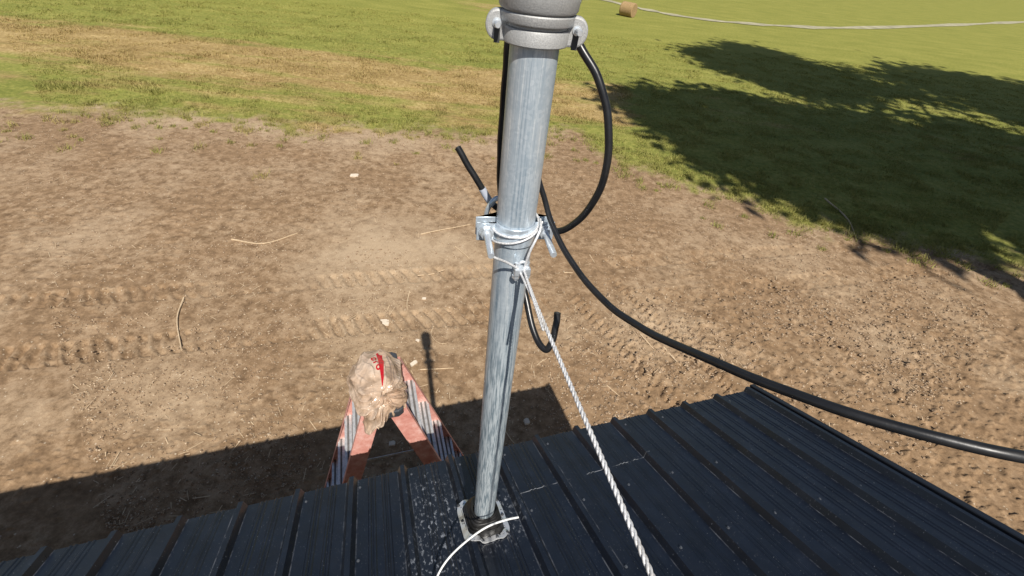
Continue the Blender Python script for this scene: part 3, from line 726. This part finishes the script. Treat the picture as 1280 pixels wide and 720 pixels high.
LOOP = [(0.0469, 0.7647, 4.8839), (0.0634, 0.7522, 4.8640), (0.0903, 0.7386, 4.8363), (0.1127, 0.7260, 4.7974), (0.1270, 0.7149, 4.7523), (0.1340, 0.7066, 4.6948), (0.1261, 0.7102, 4.6361), (0.1057, 0.7287, 4.5797), (0.0771, 0.7545, 4.5402), (0.0318, 0.7907, 4.5213), (-0.0171, 0.8130, 4.5248), (-0.0523, 0.8111, 4.5462), (-0.0732, 0.8063, 4.5718), (-0.0924, 0.8060, 4.6031), (-0.1129, 0.8095, 4.6311), (-0.1348, 0.8162, 4.6629)]
cable(LOOP, .0066, 'black_cable', 'black cable looped wide right of mast, stub end with grey sleeve', (113, 126))
DOWN = [(-0.0496, 0.8139, 4.8888), (-0.0510, 0.8008, 4.8570), (-0.0510, 0.8004, 4.8092), (-0.0516, 0.8037, 4.7423), (-0.0504, 0.8020, 4.6691), (-0.0449, 0.8004, 4.5962), (-0.0287, 0.7927, 4.5001), (0.0019, 0.7785, 4.4196), (0.0271, 0.7615, 4.3753), (0.0461, 0.7216, 4.3344), (0.0673, 0.6831, 4.3033), (0.0878, 0.6597, 4.2984), (0.0986, 0.6647, 4.3202), (0.1019, 0.6807, 4.3555), (0.1018, 0.6933, 4.3788)]
cable(DOWN, .0074, 'black_cable', 'black cable dropping straight down behind mast and ending in upturned hook')
LONG = [(-0.0299, 0.8220, 4.8671), (-0.0209, 0.8263, 4.7935), (-0.0028, 0.8048, 4.7042), (0.0214, 0.7831, 4.6462), (0.0377, 0.7483, 4.6194), (0.0585, 0.6930, 4.5913), (0.0854, 0.6379, 4.5714), (0.1176, 0.5778, 4.5612), (0.1546, 0.5146, 4.5630), (0.1879, 0.4573, 4.5799), (0.2144, 0.4068, 4.6050), (0.2447, 0.3495, 4.6377), (0.2852, 0.2990, 4.6628), (0.3314, 0.2585, 4.6843), (0.3824, 0.2317, 4.6991), (0.4391, 0.2182, 4.7062), (0.5642, 0.2195, 4.6999)]
cable(LONG, .0053, 'black_cable', 'long black cable sagging from mast towards the right foreground')
WW = [(0.1091, 0.6563, 3.4818), (0.0670, 0.6407, 3.4864), (0.0115, 0.6167, 3.4808), (-0.0364, 0.5874, 3.4608), (-0.0824, 0.5519, 3.4332), (-0.1123, 0.5177, 3.4152), (-0.1306, 0.4800, 3.4007), (-0.1438, 0.4228, 3.3861), (-0.1464, 0.3462, 3.3716)]
mb = MB(); o0 = V(WW[0]); mb.tube([p - o0 for p in spline(WW, 8)], .0034, 10); o = mb.build('white_wire', M['whitewire'], smooth=60); o.location = o0
tag(o, 'thin white wire end curving across the rubber boot', 'wire')

# ---------------------------------------------------------------- rubber roof boot
boot = empty('roof_boot', BASE); tag(boot, 'black rubber pipe boot with aluminium rim screwed to roof', 'pipe boot')
def rsq(hs, hv, rad, n=10):
    out = []
    for cx_, cy_, a0 in ((hs - rad, hv - rad, 0), (-hs + rad, hv - rad, 90), (-hs + rad, -hv + rad, 180), (hs - rad, -hv + rad, 270)):
        for i in range(n + 1):
            a = math.radians(a0 + 90 * i / n); out.append((cx_ + rad * math.cos(a), cy_ + rad * math.sin(a)))
    # subdivide straight runs
    res = []
    for i, p in enumerate(out):
        q = out[(i + 1) % len(out)]; L = math.hypot(q[0] - p[0], q[1] - p[1]); k = max(1, int(L / .008))
        res += [(p[0] + (q[0] - p[0]) * t / k, p[1] + (q[1] - p[1]) * t / k) for t in range(k)]
    return res
def soft_rib(s):
    return max(rib_h(s + dd) for dd in (-.012, -.006, 0, .006, .012)) * .92
oo, ii = rsq(.085, .102, .042), rsq(.068, .085, .022)
def loopify(o_pts, k): return o_pts
vs = []; n = len(oo)
def wav(s, v): return .0016 * math.sin(s * 140 + v * 90)
# outer rim: four rings of vertices
ang = lambda p: math.atan2(p[1], p[0])
oo.sort(key=ang); 
def inward(p, d):
    return (p[0] * (1 - d / .083), p[1] * (1 - d / .100))
mb = MB(); rings = []
for d_, h_ in ((0, .0005), (0, .0042), (.018, .0046), (.018, .002)):
    rings.append([roof(*inward(p, d_), soft_rib(inward(p, d_)[0]) + h_ + wav(*p)) for p in oo])
n = len(oo); vs = [p for r_ in rings for p in r_]
fs = [(k * n + j, k * n + (j + 1) % n, (k + 1) * n + (j + 1) % n, (k + 1) * n + j) for k in range(3) for j in range(n)]
mb.add(vs, fs); rim = child(mb, 'aluminium_rim', M['bootring'], boot, smooth=40)
# rubber flange inside the rim, then a stepped cone that closes on the pipe
steps = [(.0, .003, 0), (.10, .004, 0), (.18, .008, .2), (.22, .014, .5), (.24, .032, .9), (.36, .036, 1), (.38, .052, 1), (.50, .056, 1), (.52, .070, 1), (.64, .074, 1), (.66, .086, 1), (.78, .090, 1), (.80, .101, 1), (1.0, .104, 1)]
vs = []
for t, hgt, zup in steps:
    for p in oo:
        q = inward(p, .014); a = ang(q); r_ = math.hypot(*q)
        tgt = Rm + .004
        rr = r_ * (1 - t) + tgt * t; s_, v_ = rr * math.cos(a), rr * math.sin(a)
        flat = roof(s_, v_, soft_rib(s_) * max(0, 1 - t * 2) + hgt)
        pip = V((PX + EAVE.x * s_ + FH.x * v_, PY + EAVE.y * s_ + FH.y * v_, BASE.z + hgt + .010 - v_ * .25 * (1 - t)))
        vs.append(flat.lerp(pip, t * zup))
k = len(steps); fs = [(i * n + j, i * n + (j + 1) % n, (i + 1) * n + (j + 1) % n, (i + 1) * n + j) for i in range(k - 1) for j in range(n)]
mb = MB(); mb.add(vs, fs); child(mb, 'rubber_cone', M['rubber'], boot, smooth=32)
for (s_, v_) in ((-.076, .080), (.0, .093), (.074, .082), (.076, .0), (.070, -.086), (.03, -.093), (-.02, -.093), (-.066, -.09), (-.076, 0)):
    mb = MB(); c_ = roof(s_, v_, soft_rib(s_) + .004); u, w, d = basis(NRM)
    mb.lathe([(.0062, 0), (.0062, .0016)], c_, NRM, 12); mb.prism(hexagon(.0042), c_ + NRM * .0015, u, w, NRM * .004); child(mb, 'screw', M['cap'], rim)

# ---------------------------------------------------------------- step ladder, double sided, beside the eave
LA = V((math.cos(.36), math.sin(.36), 0)); LW = V((-LA.y, LA.x, 0)); LP = V((-.725, 1.657, 0)); LZ = 2.75
lad = empty('step_ladder', LP); tag(lad, 'tall red fibreglass step ladder standing beside the eave, bag over top', 'ladder')
def rail_pts(sg, wd):
    top = LP + LA * sg * .075 + LW * wd * .205 + V((0, 0, LZ)); bot = LP + LA * sg * .90 + LW * wd * .365; bot.z = gz(bot.x, bot.y); return top, bot
for sg in (1, -1):
    for wd in (1, -1):
        top, bot = rail_pts(sg, wd); d_ = (bot - top).normalized(); nrm = (LW - d_ * LW.dot(d_)).normalized(); acr = d_.cross(nrm).normalized()
        mb = MB(); W, F, T = .054, .030, .0035
        # C-channel, web outward
        out = [(-W, 0), (W, 0), (W, -F), (W - T, -F), (W - T, -T), (-W + T, -T), (-W + T, -F), (-W, -F)]
        mb.prism([(x, y * wd) for x, y in out], top, acr, nrm, bot - top - d_ * .03)
        rl = child(mb, 'rail', M['fibre'], lad, bevel=.0015)
        mb = MB(); mb.box(bot - d_ * .02 + V((0, 0, .012)), acr * .055, nrm * .026, V((0, 0, .02))); child(mb, 'foot', M['rubber'], rl, bevel=.005)
    for i in range(8):
        t = .095 + i * .108
        (t1, b1), (t2, b2) = rail_pts(sg, 1), rail_pts(sg, -1); a_, b_ = t1.lerp(b1, t), t2.lerp(b2, t)
        mid = (a_ + b_) / 2; hl = (a_ - b_).length / 2 - .004; ax_ = (a_ - b_).normalized()
        dep = LA.copy(); mb = MB()
        # ribbed tread: flat with raised grip ribs along it and a turned-down front and back
        n_ = 4; D = .046; pr = []
        for j in range(n_):
            x = -D + 2 * D * j / (n_ - 1); w_ = D / (n_ - 1) * .55
            pr += [(x - w_, .0050), (x + w_, .0050), (x + w_ + .0006, 0), (x + D * 2 / (n_ - 1) - w_ - .0006, 0)] if j < n_ - 1 else [(x - w_, .0050), (x + w_, .0050)]
        pr += [(D + .003, .001), (D + .003, -.028), (D, -.028), (D, -.004), (-D, -.004), (-D, -.028), (-D - .003, -.028), (-D - .003, .001)]
        mb.prism(pr, mid - ax_ * hl, dep, V((0, 0, 1)), ax_ * 2 * hl)
        for fi, f_ in enumerate(mb.f):
            if len(f_) == 4 and abs(sum(mb.v[q_][2] for q_ in f_) / 4 - mid.z) < 3e-4: mb.m[fi] = 1
        child(mb, 'tread', [M['tread'], M['groove']], lad)
    mb = MB()
# spreader bars
for wd in (1, -1):
    (t1, b1), (t2, b2) = rail_pts(1, wd), rail_pts(-1, wd); mb = MB(); mb.box((t1.lerp(b1, .45) + t2.lerp(b2, .45)) / 2 - LW * wd * .02, LA * (.075 + .825 * .45 - .01), LW * .002, V((0, 0, .012))); child(mb, 'spreader', M['tread'], lad)
# moulded top
mb = MB(); out = [(-.11, -.215), (-.08, -.235), (.08, -.235), (.11, -.215), (.11, .215), (.08, .235), (-.08, .235), (-.11, .215)]
mb.prism(out, LP + V((0, 0, LZ - .015)), LA, LW, V((0, 0, .055))); child(mb, 'top_cap', M['cap'], lad, bevel=.008)

# ---------------------------------------------------------------- plastic bag pulled over the ladder top
def make_bag():
    rg = np.random.default_rng(21)
    nu, nv = 420, 200; c0 = np.array(LP) + np.array(LW) * .0 + np.array((0, 0, LZ + .030)) - np.array(LA) * .034
    la, lw, uz = np.array(LA), np.array(LW), np.array((0, 0, 1.))
    # the film is gathered at one point on the side that faces the roof; folds run out from there
    A = np.array((.25, -.56, .79)) + .34 * la - .22 * lw; A /= np.linalg.norm(A)
    B = lw - A * lw.dot(A); B /= np.linalg.norm(B); Cx = np.cross(B, A)
    if Cx.dot(la) < 0: Cx = -Cx
    TH, PH = np.meshgrid(np.linspace(0, 2 * np.pi, nu, endpoint=False), np.linspace(.015, 2.75, nv))   # TH 0 = away from the roof, growing to the right
    D = (A[:, None, None] * np.cos(PH) + (B[:, None, None] * np.cos(TH) + Cx[:, None, None] * np.sin(TH)) * np.sin(PH))
    dx, dy, dz = np.tensordot(la, D, 1), np.tensordot(lw, D, 1), D[2]
    d = 1 + .16 * fbm(dx * 1.2 + 4, dy * 1.2 + dz, 2, 75)
    twist = TH + .35 * fbm(PH * 1.6 + 3, np.cos(TH) * 1.2, 2, 40) + .10 * np.sin(PH * 3)
    fold = 0 * d; an = -.2
    while an < 6.0:
        wdt = rg.uniform(.06, .20); h = rg.uniform(.5, 1.) * min(1, wdt * 8); L = rg.uniform(.7, 1.7); s0 = rg.uniform(.15, .6)
        q = np.mod(twist - an + np.pi, 2 * np.pi) - np.pi
        cr = np.where(q > 0, np.exp(-q / (wdt * .30)), np.exp(q / (wdt * 1.3)))            # steep on one side, long on the other
        fold += h * cr * sstep(s0, s0 + .35, PH) * sstep(L + .5, L - .2, PH); an += wdt * 1.3 + rg.uniform(.08, .30)
    # a second set of small crinkles crossing the folds
    ck = 0 * d
    for i in range(46):
        v = rg.normal(0, 1, 3); v /= np.linalg.norm(v); p0 = rg.normal(0, 1, 3); p0 /= np.linalg.norm(p0)
        q = (dx - p0[0]) * v[0] + (dy - p0[1]) * v[1] + (dz - p0[2]) * v[2]; rr_ = np.sqrt((dx - p0[0]) ** 2 + (dy - p0[1]) ** 2 + (dz - p0[2]) ** 2)
        wd_ = rg.uniform(.03, .09); ck += rg.uniform(.4, 1.) * np.where(q > 0, np.exp(-q / (wd_ * .5)), np.exp(q / (wd_ * 1.6))) * sstep(.75, .2, rr_)
    fold = fold * 1.05 + ck * .40
    d = d + .185 * (fold - .85)
    # broad creases where the film spans between the things under it
    for i in range(12):
        v = rg.normal(0, 1, 3); v /= np.linalg.norm(v); c_ = rg.uniform(-.5, .5); q = dx * v[0] + dy * v[1] + dz * v[2] - c_
        d = d + .10 * np.maximum(0, .28 - np.abs(q)) * sstep(.3, .6, vnoise(dx * 1.5 + i * 7, dy * 1.5 + dz, 98))
    d = d - .16 * np.exp(-(PH / .16) ** 2)
    wrp = lambda c: np.mod(TH - c + np.pi, 2 * np.pi) - np.pi
    d = d + .20 * np.exp(-(wrp(2.0) / .28) ** 2) * np.exp(-((PH - 1.15) / .35) ** 2) + .06 * np.exp(-(wrp(3.3) / .35) ** 2) * np.exp(-((PH - 1.35) / .4) ** 2)
    x, y, z = dx * .166 * d, dy * np.where(dy > 0, .240, .268) * d, dz * .155 * d
    z = np.where(z > .105, .105 + (z - .105) * .55, z); z = z - .01 * sstep(-.16, -.30, y)
    co = c0 + np.stack([la[k] * x + lw[k] * y + uz[k] * z for k in range(3)], -1)
    vs = (co.reshape(-1, 3) - np.array(LP)).tolist()
    fs = [(i * nu + j, i * nu + (j + 1) % nu, (i + 1) * nu + (j + 1) % nu, (i + 1) * nu + j) for i in range(nv - 1) for j in range(nu)]
    fs.append(tuple(range(nu - 1, -1, -1)))
    me = bpy.data.meshes.new('plastic_bag'); me.from_pydata(vs, [], fs); me.polygons.foreach_set('use_smooth', [True] * len(me.polygons))
    # coordinates of the print: across and along, running out from the gather
    t = np.mod(TH + .22 + np.pi, 2 * np.pi) - np.pi
    for nm, val in (('sack_u', t * .12 * (.35 + .65 * np.sin(np.clip(PH, 0, 1.57)))), ('sack_w', (PH - .95) * .17), ('sack_k', 0 * PH + 1.), ('sack_fold', np.clip(fold, 0, 1))):
        at = me.attributes.new(nm, 'FLOAT', 'POINT'); at.data.foreach_set('value', val.ravel().astype(np.float32))
    me.materials.append(M['film']); o = bpy.data.objects.new('plastic_bag', me); COL.objects.link(o); o.location = LP
    # loose ends of the film: two ruffled handles that leave the gather
    G0 = c0 + np.array([(la * (A @ la) * .150 + lw * (A @ lw) * .25 + uz * A[2] * .150)[k] for k in range(3)])
    for dirv, L, seed in ((la * .95 - lw * .22 - uz * .26, .125, 1), (-lw * .70 - la * .10 - uz * .40, .075, 4)):
        r2 = np.random.default_rng(seed); dv = dirv / np.linalg.norm(dirv); sd = np.cross(dv, A); sd /= np.linalg.norm(sd); up_ = np.cross(sd, dv)
        if up_ @ A < 0: up_ = -up_
        ns, nt_ = 60, 40; S_, T_ = np.meshgrid(np.linspace(-1, 1, ns), np.linspace(0, 1, nt_)); wd2 = .012 + .060 * T_ ** .8
        ruf = (.012 * np.sin(S_ * 6 + T_ * 3 + seed) + .009 * np.sin(S_ * 13 + T_ * 5) + .006 * (1 - np.abs(np.mod(S_ * 3.1 + T_ * 1.3, 2) - 1) * 2)) * (.3 + T_)
        arc = .030 * np.sin(T_ * 2.2) - .085 * T_ ** 2; end = 1 + .10 * np.sin(S_ * 5 + seed) - .10 * S_ ** 2
        pp = (G0 - np.array(LP)) + A * .004 + dv * (T_ * L * end)[..., None] + sd * (S_ * wd2)[..., None] + up_ * (arc + ruf + .016)[..., None]
        ff = [(i * ns + j, i * ns + j + 1, (i + 1) * ns + j + 1, (i + 1) * ns + j) for i in range(nt_ - 1) for j in range(ns - 1)]
        m2 = bpy.data.meshes.new('handle'); m2.from_pydata(pp.reshape(-1, 3).tolist(), [], ff); m2.polygons.foreach_set('use_smooth', [True] * len(m2.polygons))
        m2.materials.append(M['film']); h_ = bpy.data.objects.new('handle', m2); COL.objects.link(h_); h_.parent = o
        th_ = h_.modifiers.new('film', 'SOLIDIFY'); th_.thickness = .0008
    tag(o, 'crumpled tan plastic bag with red print pulled over ladder top', 'plastic bag')
make_bag()

# ---------------------------------------------------------------- hay bale
hb = V((6.9023, 43.2798, 0.0000)); ax = V((.80, -.60, 0)).normalized(); r0 = .52
mb = MB(); prof = [(0.02, -.58), (.2, -.585), (.46, -.58), (.51, -.55)] + [(r0 + .012 * math.sin(i * 2.4), -.5 + i * .1) for i in range(11)] + [(.51, .55), (.46, .58), (.42, .572), (.3, .588), (.2, .574), (.02, .58)]
mb.lathe(prof, (0, 0, r0 - .03), ax, 36); o = mb.build('hay_bale', M['hay'], smooth=50); o.location = (hb.x, hb.y, 0)
tag(o, 'round hay bale lying alone in the far field near the road', 'hay bale')

# ---------------------------------------------------------------- trees whose shade falls across the yard
def make_tree(loc, H, rad, zc, label, seed):
    rg = np.random.default_rng(seed); t = empty('shade_tree', loc); tag(t, label, 'tree', 'tall shade trees round the yard')
    mb = MB(); pts = [V((0, 0, -.2)), V((.1, .05, H * .25)), V((-.1, .15, H * .5)), V((.1, -.1, H * .85))]; S = spline(pts, 5)
    mb.tube(S, [rad * .075 * (1 - .85 * i / len(S)) + .03 for i in range(len(S))], 10)
    for i in range(9):
        a = i * 2.4; z0 = H * (.32 + .05 * i); p = V((0, 0, z0)); L = rad * (.8 - .04 * i)
        mb.tube(spline([p, p + V((math.cos(a) * L * .5, math.sin(a) * L * .5, L * .35)), p + V((math.cos(a) * L, math.sin(a) * L, L * .55))], 4), [rad * .028 * (1 - .09 * j) for j in range(9)], 6)
    mb.build('trunk', M['bark'], t, smooth=60)
    n = 20000; hz = (H - zc) * 1.0
    cl = rg.normal(0, 1, (70, 3)); cl /= np.linalg.norm(cl, axis=1)[:, None]; cl *= (rg.random((70, 1)) ** .4); cl *= np.array([rad * .86, rad * .86, hz * .85])
    k = rg.integers(0, 70, n); p = cl[k] + rg.normal(0, 1, (n, 3)) * rad * .125; p[:, 2] += zc
    A = rg.normal(0, 1, (n, 3)); A /= np.linalg.norm(A, axis=1)[:, None]; B = np.cross(A, rg.normal(0, 1, (n, 3))); B /= np.linalg.norm(B, axis=1)[:, None]
    s = (.07 + .13 * rg.random(n))[:, None] * (rad / 5); co = np.stack([p - A * s * 1.5, p + B * s, p + A * s * 1.5, p - B * s], 1).reshape(-1, 3)
    o = tri_mesh('crown', co, M['leaf'], per=4); o.parent = t
def shade_at(cx_, cy_, rad, zc, label, seed, H=None):
    k = zc / SUN.z; make_tree((cx_ + SUN.x * k, cy_ + SUN.y * k, 0), H or zc + rad * .75, rad, zc, label, seed)
for i, (cx_, cy_, rad, zc, lab) in enumerate((
    (8.5, 15.8, 6.4, 20, 'tall tree at the right that shades the edge of the field'),
    (17.0, 15.5, 7.0, 20, 'broad tree further out at the right of the yard'),
    (14.5, 29.0, 6.0, 27, 'tallest tree at the right side of the field'),
    (28.0, 25.0, 9.0, 28, 'outermost broad tree at the far right'))):
    shade_at(cx_, cy_, rad, zc, lab, 100 + i)

# ---------------------------------------------------------------- camera, light
cam = bpy.data.cameras.new('camera'); cam.sensor_width = 36; cam.lens = 36 * 550 / 1280; cam.clip_start = .02; cam.clip_end = 3000
co = bpy.data.objects.new('camera', cam); COL.objects.link(co); scene.camera = co
R = [[0.993396, 0.114737, 0.0], [0.072729, -0.629686, 0.773438], [0.088742, -0.76833, -0.633872]]
x_, y_, z_ = [V((R[0][k], R[1][k], R[2][k])) for k in range(3)]
co.matrix_world = Matrix(((x_.x, -y_.x, -z_.x, 0), (x_.y, -y_.y, -z_.y, 0), (x_.z, -y_.z, -z_.z, 5.0), (0, 0, 0, 1)))

el = math.asin(SUN.z); az = math.atan2(SUN.x, SUN.y)
w = bpy.data.worlds.new('World'); scene.world = w; w.use_nodes = True; nt = w.node_tree
sky = nt.nodes.new('ShaderNodeTexSky'); sky.sky_type = 'NISHITA'; sky.sun_disc = False; sky.sun_elevation = el; sky.sun_rotation = az
nt.links.new(sky.outputs[0], nt.nodes['Background'].inputs[0]); nt.nodes['Background'].inputs[1].default_value = .06
sl = bpy.data.lights.new('sun', 'SUN'); sl.energy = 4.8; sl.angle = math.radians(.5); sl.color = (1, .95, .87)
so = bpy.data.objects.new('sun', sl); COL.objects.link(so); so.rotation_euler = SUN.to_track_quat('Z', 'Y').to_euler(); so.location = SUN * 40
scene.view_settings.view_transform = 'Standard'; scene.view_settings.look = 'None'; scene.view_settings.exposure = .3; scene.view_settings.gamma = 1
